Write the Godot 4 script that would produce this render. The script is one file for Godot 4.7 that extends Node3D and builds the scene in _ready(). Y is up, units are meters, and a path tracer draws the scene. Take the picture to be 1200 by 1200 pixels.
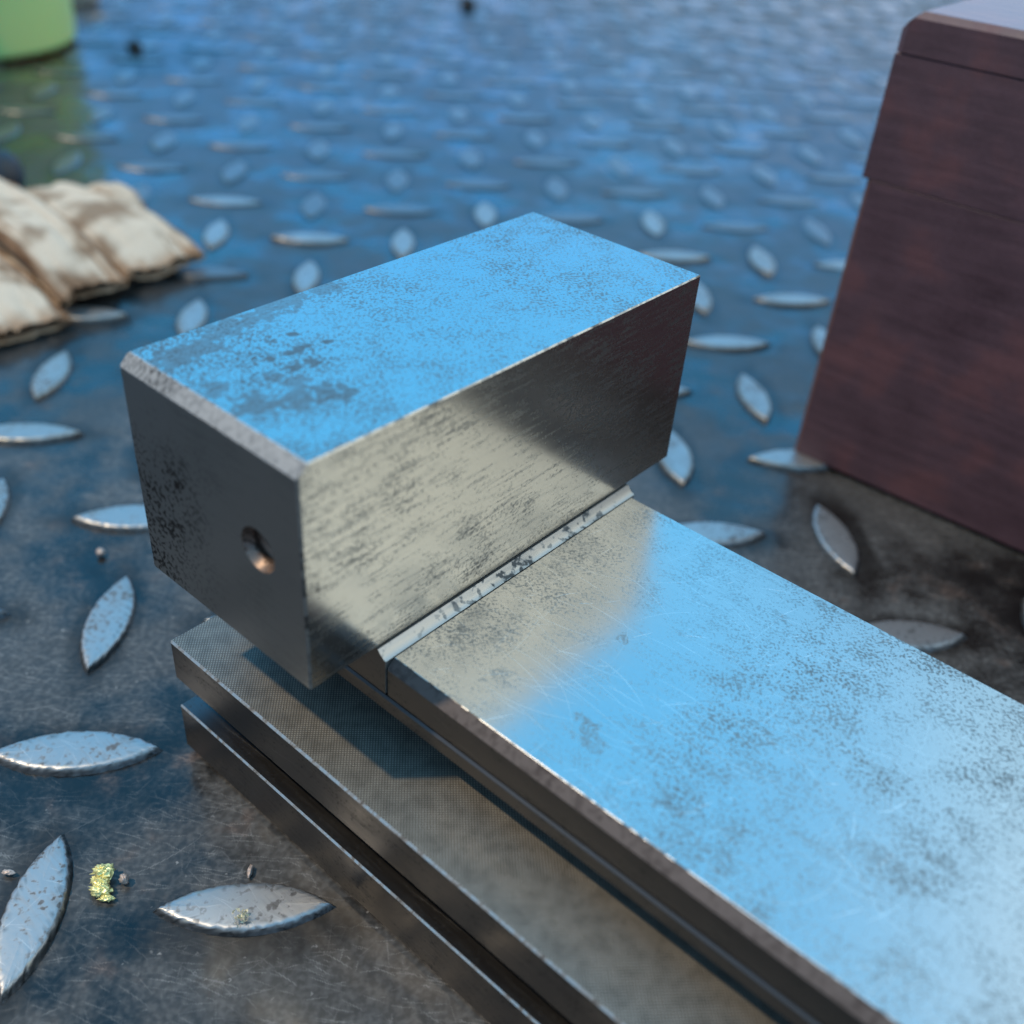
extends Node3D
# A ground steel toolmaker's vise on a steel diamond-plate floor, with a wooden box, a rag and a green tub behind.
# Metres; x runs along the vise bar towards the viewer's right, -z runs along the jaw into the picture, y is up.

const LIFT := 0.0008            # the vise and the box stand on the tops of the raised lozenges
const VY := 0.03925             # height of the jaw's underside
const JA := 0.03255             # jaw size along x
const JH := 0.0319              # jaw height
const JL := 0.075               # jaw length along -z
const VEND := 0.19              # where the bar ends, out of frame

var used := {}
var rng := RandomNumberGenerator.new()
var lut := PackedByteArray()

func _ready():
	rng.seed = 71
	for i in 1025:
		var l := i / 1024.0
		lut.append(int(clampf(255.0 * (12.92 * l if l < 0.0031308 else 1.055 * pow(l, 1.0 / 2.4) - 0.055), 0, 255)))
	# ---- camera, sky, sun, exposure
	var cam := Camera3D.new()
	cam.name = "camera"
	var att := CameraAttributesPhysical.new()
	att.frustum_focal_length = 24.0
	att.exposure_aperture = 9.4
	att.frustum_focus_distance = 0.146
	cam.attributes = att
	add_child(cam)
	cam.transform = Transform3D(Basis(Vector3(0.747478, 0.067856, -0.660812), Vector3(-0.431857, 0.805506, -0.405782), Vector3(0.504753, 0.588690, 0.631402)), Vector3(0.071306, 0.130318 + LIFT, 0.053812))
	cam.keep_aspect = Camera3D.KEEP_HEIGHT
	cam.near = 0.01
	cam.far = 60.0
	cam.fov = 52.367
	cam.current = true
	var env := Environment.new()
	env.tonemap_mode = Environment.TONE_MAPPER_LINEAR
	env.tonemap_exposure = 1.1
	env.background_mode = Environment.BG_SKY
	env.sdfgi_enabled = true
	env.ssao_enabled = true
	env.ssil_enabled = true
	var sky := Sky.new()
	var pan := PanoramaSkyMaterial.new()
	var sun_to := Vector3(-0.36, 0.85, 0.365).normalized()
	pan.panorama = sky_panorama(Vector3(0.62, 0.52, -0.62).normalized())
	sky.sky_material = pan
	env.sky = sky
	var we := WorldEnvironment.new()
	we.name = "world_environment"
	we.environment = env
	add_child(we)
	var sun := DirectionalLight3D.new()
	sun.name = "sun"
	sun.light_color = Color(1.0, 0.90, 0.76)
	sun.light_energy = 0.65
	sun.light_angular_distance = 2.0
	sun.shadow_enabled = true
	add_child(sun)
	sun.look_at_from_position(Vector3.ZERO, -sun_to, Vector3.UP)

	build_floor()
	build_vise()
	build_box()
	build_rag()
	build_tub()
	build_debris()

# ------------------------------------------------------------------ small helpers

func sky_panorama(bright: Vector3) -> ImageTexture:
	var w := 1024
	var h := 512
	var n := FastNoiseLite.new()
	n.seed = 5
	n.frequency = 1.0
	n.fractal_octaves = 4
	var im := Image.create(w, h, false, Image.FORMAT_RGBF)
	for j in h:
		var th := (j + 0.5) / h * PI
		for i in w:
			var ph := (i + 0.5) / w * TAU
			var d := Vector3(sin(ph) * sin(th), cos(th), -cos(ph) * sin(th))
			var y := maxf(d.y, 0.0)
			# clear blue, deeper overhead and away from the bright side, paler at the hazy horizon
			var c := Vector3(0.085, 0.55, 1.40).lerp(Vector3(0.125, 0.73, 1.42), smoothstep(0.22, 0.46, y)).lerp(Vector3(0.12, 0.66, 1.28), smoothstep(0.6, 1.0, y))
			c = c.lerp(Vector3(0.22, 0.26, 0.31), 0.80 * smoothstep(-0.15, 0.75, d.z - 0.25 * d.x) * (1.0 - 0.6 * smoothstep(0.75, 1.0, y)))
			var wob := n.get_noise_3d(d.x * 1.6, d.y * 5.0, d.z * 1.6)
			var bank := 1.0 - smoothstep(0.11, 0.23, y + 0.08 * wob)
			c = c.lerp(Vector3(0.44, 0.52, 0.64).lerp(Vector3(0.88, 0.95, 1.05), smoothstep(-0.3, 0.9, d.dot(Vector3(0.5, 0.0, -0.86)))), 0.9 * bank)
			var thin := smoothstep(0.05, 0.55, n.get_noise_3d(d.x * 2.2 / (y + 0.25) + 7.0, 3.0, d.z * 2.2 / (y + 0.25)))
			c = c.lerp(Vector3(0.42, 0.98, 1.40), 0.5 * thin * (1.0 - bank))
			# a bank of thin cream cloud beyond the box
			var a := acos(clampf(d.dot(bright), -1, 1))
			var veil := exp(-pow(a / (0.56 + 0.22 * wob), 2.0))
			c = c.lerp(Vector3(1.22, 1.24, 1.10) * (0.95 + 0.5 * wob), clampf(veil * 1.15, 0, 1))
			if d.y < 0.0:
				c = Vector3(0.10, 0.10, 0.10)
			im.set_pixel(i, j, Color(c.x, c.y, c.z))
	return ImageTexture.create_from_image(im)

func numbered(called: String) -> String:
	var k: int = used.get(called, 0)
	used[called] = k + 1
	return called if k == 0 else "%s_%03d" % [called, k]

func thing(called: String, label: String, category: String, at := Vector3.ZERO, turn := 0.0, group := "") -> Node3D:
	var o := Node3D.new()
	o.name = numbered(called)
	add_child(o)
	o.position = at
	o.rotation.y = turn
	tag(o, label, category, group)
	return o

func tag(o: Node, label: String, category: String, group := ""):
	o.set_meta("label", label)
	o.set_meta("category", category)
	if group:
		o.set_meta("group", group)

func obj(called: String, mesh: Mesh, parent: Node = null, at := Vector3.ZERO) -> MeshInstance3D:
	var o := MeshInstance3D.new()
	o.mesh = mesh
	o.position = at
	if parent:
		o.name = called
		parent.add_child(o, true)
	else:
		o.name = numbered(called)
		add_child(o)
	return o

func nz(w: int, h: int, freq: float, sd: int, oct := 3, kind := FastNoiseLite.TYPE_SIMPLEX_SMOOTH) -> PackedByteArray:
	var n := FastNoiseLite.new()
	n.noise_type = kind
	n.seed = sd
	n.frequency = freq
	n.fractal_octaves = oct
	return n.get_seamless_image(w, h, false, false, 0.12, true).get_data()

func nz_stretched(w: int, h: int, freq: float, sd: int, shrink: int, along_x := true) -> PackedByteArray:
	# noise drawn out into streaks along one axis
	var n := FastNoiseLite.new()
	n.seed = sd
	n.frequency = freq
	n.fractal_octaves = 3
	var im := n.get_seamless_image(w / shrink if along_x else w, h if along_x else h / shrink, false, false, 0.12, true)
	im.resize(w, h, Image.INTERPOLATE_CUBIC)
	return im.get_data()

func tex_rgb(w: int, h: int, data: PackedByteArray) -> ImageTexture:
	return ImageTexture.create_from_image(Image.create_from_data(w, h, false, Image.FORMAT_RGB8, data))

func tex_l(w: int, h: int, data: PackedByteArray) -> ImageTexture:
	return ImageTexture.create_from_image(Image.create_from_data(w, h, false, Image.FORMAT_L8, data))

func srgb(l: float) -> int:
	return lut[clampi(int(l * 1024.0), 0, 1024)]

func lin(r: float, g: float, b: float) -> Color:
	return Color(r, g, b).linear_to_srgb()

func scratches(mask: PackedFloat32Array, w: int, h: int, count: int, len_min: float, len_max: float, ang: float, spread: float, strength: float, sd: int):
	var r := RandomNumberGenerator.new()
	r.seed = sd
	for k in count:
		var x := r.randf() * w
		var y := r.randf() * h
		var a := ang + r.randfn() * spread
		var l := r.randf_range(len_min, len_max)
		var s := strength * r.randf_range(0.3, 1.0)
		var bend := r.randfn() * 0.004
		for t in int(l):
			var f := 1.0 - absf(2.0 * t / l - 1.0)
			var xi := posmod(int(x), w)
			var yi := posmod(int(y), h)
			mask[yi * w + xi] = maxf(mask[yi * w + xi], s * sqrt(f))
			x += cos(a)
			y += sin(a)
			a += bend

func steel(p: Dictionary) -> StandardMaterial3D:
	# ground steel with stains; w, h in mm; spots are [x, y, rx, ry, strength] in mm
	var ppm: float = p.ppm
	var w := int(p.w * ppm)
	var h := int(p.h * ppm)
	var sd: int = p.seed
	var fine := nz(w, h, 1.9 / ppm * p.get("fine", 1.6), sd, 3, FastNoiseLite.TYPE_VALUE_CUBIC)
	var jag := nz(w, h, 0.55 / ppm, sd + 4, 4)
	var mid := nz(w, h, 0.14 / ppm, sd + 1, 4)
	var big := nz(w, h, 0.035 / ppm, sd + 2, 3)
	var strk := nz_stretched(w, h, 1.3 / ppm, sd + 3, 12, p.get("grain_x", true))
	var scr := PackedFloat32Array()
	scr.resize(w * h)
	for s in p.get("scratches", []):
		scratches(scr, w, h, s[0], s[1] * ppm, s[2] * ppm, s[3], s[4], s[5], sd + 11 + s[0])
	var spots: Array = p.get("spots", [])
	var spot_edge: float = p.get("spot_edge", 0.75)
	var spot_mask := PackedFloat32Array()
	spot_mask.resize(w * h)
	for s in spots:
		var x0 := maxi(0, int((s[0] - 1.5 * s[2]) * ppm))
		var x1 := mini(w, int((s[0] + 1.5 * s[2]) * ppm))
		var y0 := maxi(0, int((s[1] - 1.5 * s[3]) * ppm))
		var y1 := mini(h, int((s[1] + 1.5 * s[3]) * ppm))
		for y in range(y0, y1):
			for x in range(x0, x1):
				var i := y * w + x
				var dx: float = (x / ppm - s[0]) / s[2]
				var dy: float = (y / ppm - s[1]) / s[3]
				var r := sqrt(dx * dx + dy * dy) + (mid[i] - 128) / 190.0 + (jag[i] - 128) / 150.0 + (fine[i] - 128) / 330.0
				spot_mask[i] = maxf(spot_mask[i], s[4] * (1.0 - smoothstep(spot_edge, 0.95, r)))
	var base: Vector3 = p.get("base", Vector3(0.60, 0.59, 0.56))
	var dark: Vector3 = p.get("dark", Vector3(0.20, 0.19, 0.175))
	var speck: float = p.get("speck", 0.5)
	var lo: float = p.get("speck_lo", 0.58)
	var streak: float = p.get("streak", 0.15)
	var r0: float = p.get("rough", 0.22)
	var cloud: float = p.get("cloud", 0.2)
	var soft_lo: float = p.get("spot_fill", 0.75)
	var col := PackedByteArray()
	col.resize(w * h * 3)
	var rou := PackedByteArray()
	rou.resize(w * h)
	var bias = p.get("bias")
	for y in h:
		for x in w:
			var i := y * w + x
			var b := big[i] / 255.0
			var m := mid[i] / 255.0
			var local := 0.55 + 0.75 * b
			if bias != null:
				local *= bias.call(x / ppm, y / ppm)
			var f := fine[i] / 255.0
			var s := smoothstep(lo - 0.04, lo + 0.12, f * 0.80 + m * 0.20 + 0.05 * (local - 0.9)) * speck * minf(local, 1.5)
			s += spot_mask[i] * (soft_lo + (1.0 - soft_lo) * smoothstep(0.35, 0.6, f)) * (1.0 - s)
			s += streak * (strk[i] / 255.0 - 0.5) + cloud * (m * 0.5 + b * 0.5 - 0.5)
			var k := scr[i]
			s = clampf(s - 0.0 * k, 0.0, 1.0)
			var c := base.lerp(dark, s) + Vector3(0.26, 0.26, 0.25) * k * (1.0 - 0.6 * s)
			col[3 * i] = srgb(c.x)
			col[3 * i + 1] = srgb(c.y)
			col[3 * i + 2] = srgb(c.z)
			rou[i] = int(clampf(r0 + 0.28 * s + 0.16 * k + 0.05 * (strk[i] / 255.0 - 0.5), 0.03, 1.0) * 255)
	var mt := StandardMaterial3D.new()
	mt.albedo_texture = tex_rgb(w, h, col)
	mt.roughness = 1.0
	mt.roughness_texture = tex_l(w, h, rou)
	mt.metallic = p.get("metal", 1.0)
	if p.has("bump"):
		mt.heightmap_enabled = true
		mt.heightmap_texture = tex_l(w, h, fine)
		mt.heightmap_scale = p.bump
		mt.heightmap_flip_texture = true
	return mt

func tri(m: StandardMaterial3D, per_m: float) -> StandardMaterial3D:
	m.uv1_triplanar = true
	m.uv1_world_triplanar = true
	m.uv1_scale = Vector3.ONE * per_m
	m.uv1_triplanar_sharpness = 8.0
	return m

# ------------------------------------------------------------------ convex solids cut by planes, one material per face

func quad_frame(n: Vector3) -> Array:
	var a := Vector3.UP if absf(n.y) < 0.9 else Vector3.RIGHT
	var u := a.cross(n).normalized()
	return [u, n.cross(u).normalized()]

func cut(poly: PackedVector3Array, n: Vector3, d: float) -> PackedVector3Array:
	var out := PackedVector3Array()
	for i in poly.size():
		var a := poly[i]
		var b := poly[(i + 1) % poly.size()]
		var da := n.dot(a) - d
		var db := n.dot(b) - d
		if da <= 0.0:
			out.append(a)
		if (da < 0.0 and db > 0.0) or (da > 0.0 and db < 0.0):
			out.append(a + (b - a) * (da / (da - db)))
	return out

func box_planes(lo: Vector3, hi: Vector3, e := 0.0002, keep := {}) -> Array:
	# six faces and twelve chamfered edges; keep: face name -> extra
	var c := (lo + hi) / 2.0
	var s := (hi - lo) / 2.0
	var ps := []
	var nm := ["left", "right", "bottom", "top", "back", "front"]
	for k in 3:
		for sg in [-1, 1]:
			var n := Vector3.ZERO
			n[k] = sg
			ps.append([n, n.dot(c) + s[k], nm[2 * k + (1 if sg > 0 else 0)]])
	for k in 3:
		for l in range(k + 1, 3):
			for sk in [-1, 1]:
				for sl in [-1, 1]:
					var n := Vector3.ZERO
					n[k] = sk
					n[l] = sl
					var key := "%s_%s" % [nm[2 * k + (1 if sk > 0 else 0)], nm[2 * l + (1 if sl > 0 else 0)]]
					var ch: float = keep.get(key, e)
					if ch > 0.0:
						ps.append([n.normalized(), (n.dot(c) + s[k] + s[l] - ch) / sqrt(2.0), key])
	return ps

func solid(planes: Array, mats: Dictionary, hole := {}) -> ArrayMesh:
	# mats: face key -> [material, uv origin, u axis, v axis] (axes already divided by the texture's size) or a material; "" is the rest
	var by := {}
	for i in planes.size():
		var n: Vector3 = planes[i][0]
		var d: float = planes[i][1]
		var fr := quad_frame(n)
		var poly := PackedVector3Array([n * d + (fr[0] + fr[1]) * 2.0, n * d + (fr[0] - fr[1]) * 2.0, n * d + (-fr[0] - fr[1]) * 2.0, n * d + (-fr[0] + fr[1]) * 2.0])
		for j in planes.size():
			if j != i:
				poly = cut(poly, planes[j][0], planes[j][1])
				if poly.size() < 3:
					break
		if poly.size() < 3:
			continue
		var key: String = planes[i][2]
		var how = mats.get(key, mats[""])
		var m: Material = how[0] if how is Array else how
		if not by.has(m):
			by[m] = [PackedVector3Array(), PackedVector3Array(), PackedVector2Array()]
		var tris := PackedVector3Array()
		if hole.get("face", "-") == key:
			tris = ring(poly, n, hole.at, hole.r)
		else:
			for k in range(1, poly.size() - 1):
				tris.append_array([poly[0], poly[k], poly[k + 1]])
		for k in range(0, tris.size(), 3):
			var a := tris[k]
			var b := tris[k + 1]
			var c := tris[k + 2]
			if (b - a).cross(c - a).dot(n) > 0.0:
				var t := b
				b = c
				c = t
			for v in [a, b, c]:
				by[m][0].append(v)
				by[m][1].append(n)
				by[m][2].append(Vector2((v - how[1]).dot(how[2]), (v - how[1]).dot(how[3])) if how is Array else Vector2(v.x, v.z))
	var am := ArrayMesh.new()
	for m in by:
		surface(am, by[m][0], by[m][1], by[m][2], m)
	return am

func ring(poly: PackedVector3Array, n: Vector3, at: Vector3, r: float) -> PackedVector3Array:
	# a convex face with a round hole
	var fr := quad_frame(n)
	var angs := []
	for k in 48:
		angs.append(TAU * k / 48.0)
	for v in poly:
		angs.append(fposmod(atan2((v - at).dot(fr[1]), (v - at).dot(fr[0])), TAU))
	angs.sort()
	var inner := []
	var outer := []
	for a in angs:
		var dir: Vector3 = fr[0] * cos(a) + fr[1] * sin(a)
		var best := 1e9
		for i in poly.size():
			var p := poly[i]
			var e := poly[(i + 1) % poly.size()] - p
			var nn := e.cross(n)
			var den := nn.dot(dir)
			if absf(den) > 1e-12:
				var t := nn.dot(p - at) / den
				if t > 1e-7:
					best = minf(best, t)
		inner.append(at + dir * r)
		outer.append(at + dir * best)
	var out := PackedVector3Array()
	for k in angs.size():
		var l := (k + 1) % angs.size()
		out.append_array([inner[k], outer[k], outer[l], inner[k], outer[l], inner[l]])
	return out

func surface(am: ArrayMesh, v: PackedVector3Array, n: PackedVector3Array, uv: PackedVector2Array, m: Material, col := PackedColorArray(), idx := PackedInt32Array()):
	var a := []
	a.resize(Mesh.ARRAY_MAX)
	a[Mesh.ARRAY_VERTEX] = v
	a[Mesh.ARRAY_NORMAL] = n
	if uv.size():
		a[Mesh.ARRAY_TEX_UV] = uv
	if col.size():
		a[Mesh.ARRAY_COLOR] = col
	if idx.size():
		a[Mesh.ARRAY_INDEX] = idx
	am.add_surface_from_arrays(Mesh.PRIMITIVE_TRIANGLES, a)
	am.surface_set_material(am.get_surface_count() - 1, m)

func grid_mesh(rows: int, cols: int, at: Callable, m: Material, tint = null, wrap := false, flip := false) -> ArrayMesh:
	# a smooth sheet: at(i, j) gives the point, tint(i, j) its colour; uv is (j, i) in 0..1
	var v := PackedVector3Array()
	var uv := PackedVector2Array()
	var col := PackedColorArray()
	for i in rows:
		for j in cols:
			v.append(at.call(i, j))
			uv.append(Vector2(j / float(cols - 1), i / float(rows - 1)))
			if tint != null:
				col.append(tint.call(i, j))
	var n := PackedVector3Array()
	n.resize(v.size())
	var idx := PackedInt32Array()
	var last := cols if wrap else cols - 1
	for i in rows - 1:
		for j in last:
			var a := i * cols + j
			var b := i * cols + (j + 1) % cols
			for t in [[a, b, b + cols], [a, b + cols, a + cols]]:
				var p: int = t[0]
				var q: int = t[2 if flip else 1]
				var r: int = t[1 if flip else 2]
				var fn := (v[r] - v[p]).cross(v[q] - v[p])
				n[p] += fn
				n[q] += fn
				n[r] += fn
				idx.append_array([p, q, r])
	for k in n.size():
		n[k] = n[k].normalized() if n[k].length_squared() > 0.0 else Vector3.UP
	var am := ArrayMesh.new()
	surface(am, v, n, uv, m, col, idx)
	return am

# ------------------------------------------------------------------ the diamond plate

const LP := Vector2(-0.0473, 0.0115)
const LE := Vector2(0.02268, 0.02023)
const LF := Vector2(0.02143, -0.02061)

func lozenge_at(i: int, j: int) -> Vector2:
	return LP + LE * i + LF * j

func left_out(p: Vector2) -> bool:
	# lozenges that the edge of the vise or the box would cut
	return (p.x > -0.042 and p.x < VEND and p.y < 0.003 and p.y > -0.080 and not (p.x > -0.022 and p.y < -0.016 and p.y > -0.060)) or (p.x > -0.008 and p.x < 0.13 and p.y < -0.150 and p.y > -0.164)

func near_lozenge(p: Vector2) -> float:
	# distance-like measure to the nearest raised lozenge: 1 on its outline
	var q := p - LP
	var det := LE.x * LF.y - LE.y * LF.x
	var a := (q.x * LF.y - q.y * LF.x) / det
	var b := (LE.x * q.y - LE.y * q.x) / det
	var best := 9.0
	for i in [floori(a), floori(a) + 1]:
		for j in [floori(b), floori(b) + 1]:
			var at := lozenge_at(i, j)
			if left_out(at):
				continue
			var c := p - at
			var t := deg_to_rad(46.0 if posmod(i + j, 2) else -46.0)
			var u := c.x * cos(t) + c.y * sin(t)
			var v := -c.x * sin(t) + c.y * cos(t)
			best = minf(best, sqrt(pow(u / 0.0122, 2.0) + pow(v / 0.0038, 2.0)))
	return best

func floor_material() -> StandardMaterial3D:
	var w := 2048
	var big := nz(w, w, 0.0030, 101, 4)
	var mid := nz(w, w, 0.014, 102, 5)
	var fine := nz(w, w, 0.20, 103, 3, FastNoiseLite.TYPE_VALUE_CUBIC)
	var rub := nz(w, w, 0.11, 104, 3)
	var scr := PackedFloat32Array()
	scr.resize(w * w)
	scratches(scr, w, w, 24000, 4, 40, -0.6, 0.25, 0.75, 7)
	scratches(scr, w, w, 7000, 4, 30, 0.5, 0.9, 0.6, 8)
	scratches(scr, w, w, 160, 60, 260, -0.6, 0.8, 0.7, 9)
	var r := RandomNumberGenerator.new()
	r.seed = 12
	for k in 2600:                # bright grains of grit and bare metal
		var x := r.randi() % (w - 4)
		var y := r.randi() % (w - 4)
		var s := r.randf_range(0.5, 1.6)
		for a in r.randi_range(1, 3):
			for b in r.randi_range(1, 3):
				scr[(y + b) * w + x + a] = s
	var col := PackedByteArray()
	col.resize(w * w * 3)
	var rou := PackedByteArray()
	rou.resize(w * w)
	var film := PackedByteArray()
	film.resize(w * w)
	for i in w * w:
		var b := big[i] / 255.0
		var m := mid[i] / 255.0
		var f := fine[i] / 255.0
		var g := rub[i] / 255.0
		# scuffed (pale, rough) against oily (dark, smooth)
		var scuff := smoothstep(0.26, 0.62, 0.58 * b + 0.32 * m + 0.10 * g)
		var grain := 0.80 + 0.40 * f * (0.7 + 0.6 * smoothstep(0.3, 0.75, g))
		var k := scr[i] * (0.35 + 0.65 * scuff)
		var v := (0.009 + 0.080 * scuff * (0.62 + 0.38 * smoothstep(0.3, 0.7, g * 0.6 + f * 0.4))) * grain + 0.17 * k
		film[i] = int(255.0 * clampf(1.0 - 0.42 * scuff - 0.4 * k, 0, 1))
		var rust := smoothstep(0.62, 0.8, m * 0.6 + (1.0 - b) * 0.4) * 0.5
		col[3 * i] = srgb(v * (1.02 + 0.5 * rust))
		col[3 * i + 1] = srgb(v * (0.97 - 0.05 * rust))
		col[3 * i + 2] = srgb(v * (0.91 - 0.25 * rust))
		rou[i] = int(clampf(0.17 + 0.26 * scuff + 0.16 * f * scuff + 0.1 * k, 0, 1) * 255)
	var mt := StandardMaterial3D.new()
	mt.albedo_texture = tex_rgb(w, w, col)
	mt.roughness = 1.0
	mt.roughness_texture = tex_l(w, w, rou)
	mt.metallic = 0.0
	mt.metallic_specular = 0.38
	mt.clearcoat_enabled = true
	mt.clearcoat = 1.0
	mt.clearcoat_roughness = 0.17
	mt.clearcoat_texture = tex_l(w, w, film)
	mt.heightmap_enabled = true
	mt.heightmap_texture = tex_l(w, w, fine)
	mt.heightmap_scale = 0.0022
	mt.vertex_color_use_as_albedo = true
	mt.uv1_scale = Vector3(1.0 / 0.31, 1.0 / 0.31, 1)
	return mt

func axis_steps(marks: Array) -> PackedFloat32Array:
	# marks: [from, to, step] in order
	var out := PackedFloat32Array()
	for m in marks:
		var x: float = m[0]
		while x < m[1] - 1e-6:
			out.append(x)
			x += m[2]
	out.append(marks[-1][1])
	return out

func lozenge_mesh(sd: int, m: Material, edge_tint: float) -> ArrayMesh:
	var n := FastNoiseLite.new()
	n.seed = sd
	n.frequency = 0.5
	var half := 0.01215
	var wide := 0.0038
	# rows from the foot to the middle: [outset, height, tint]
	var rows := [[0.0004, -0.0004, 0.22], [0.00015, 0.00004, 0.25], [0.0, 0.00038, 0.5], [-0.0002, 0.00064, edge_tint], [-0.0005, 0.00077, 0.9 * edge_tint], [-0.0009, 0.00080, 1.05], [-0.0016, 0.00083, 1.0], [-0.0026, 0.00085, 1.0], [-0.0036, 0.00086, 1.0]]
	var cols := 110
	var at := func(i: int, j: int) -> Vector3:
		var t := TAU * j / cols
		var s := -cos(t)                     # along the length
		var out: float = rows[i][0]
		var ragged := (0.00026 * n.get_noise_2d(j * 0.9, i * 0.5) + 0.00022 * n.get_noise_2d(j * 2.6, 20.0 + i * 0.8)) * (1.0 if i > 0 and i < 6 else (0.3 if i == 0 else 0.0))
		var a := maxf(half + out * 1.9, 0.0001)
		var b := maxf(wide + out, 0.0001)
		# two arcs that meet in points
		var edge := b * (1.0 - s * s) * (1.0 + 0.12 * s * s)
		var side := 1.0 if sin(t) >= 0.0 else -1.0
		var y: float = rows[i][1] + ((0.00006 if i < 5 else 0.000015) * n.get_noise_2d(s * a * 1500.0, side * edge * 1500.0) if i > 2 else 0.0)
		return Vector3(s * a, y, side * maxf(edge + ragged, 0.00003))
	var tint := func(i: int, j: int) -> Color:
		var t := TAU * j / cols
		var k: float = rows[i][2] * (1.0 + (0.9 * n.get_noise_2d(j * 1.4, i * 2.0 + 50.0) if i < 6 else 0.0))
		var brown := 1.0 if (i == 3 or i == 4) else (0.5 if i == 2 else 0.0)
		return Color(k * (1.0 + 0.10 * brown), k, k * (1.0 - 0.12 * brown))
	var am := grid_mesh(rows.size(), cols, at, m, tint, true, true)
	# close the middle
	var a := am.surface_get_arrays(0)
	var v: PackedVector3Array = a[Mesh.ARRAY_VERTEX]
	var idx: PackedInt32Array = a[Mesh.ARRAY_INDEX]
	var first := (rows.size() - 1) * cols
	for j in range(1, cols / 2):
		var p := first + j
		var q := first + j + 1
		var pp := first + (cols - j) % cols
		var qq := first + (cols - j - 1) % cols
		idx.append_array([p, pp, q, q, pp, qq])
	a[Mesh.ARRAY_INDEX] = idx
	var out := ArrayMesh.new()
	out.add_surface_from_arrays(Mesh.PRIMITIVE_TRIANGLES, a)
	out.surface_set_material(0, m)
	return out

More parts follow.
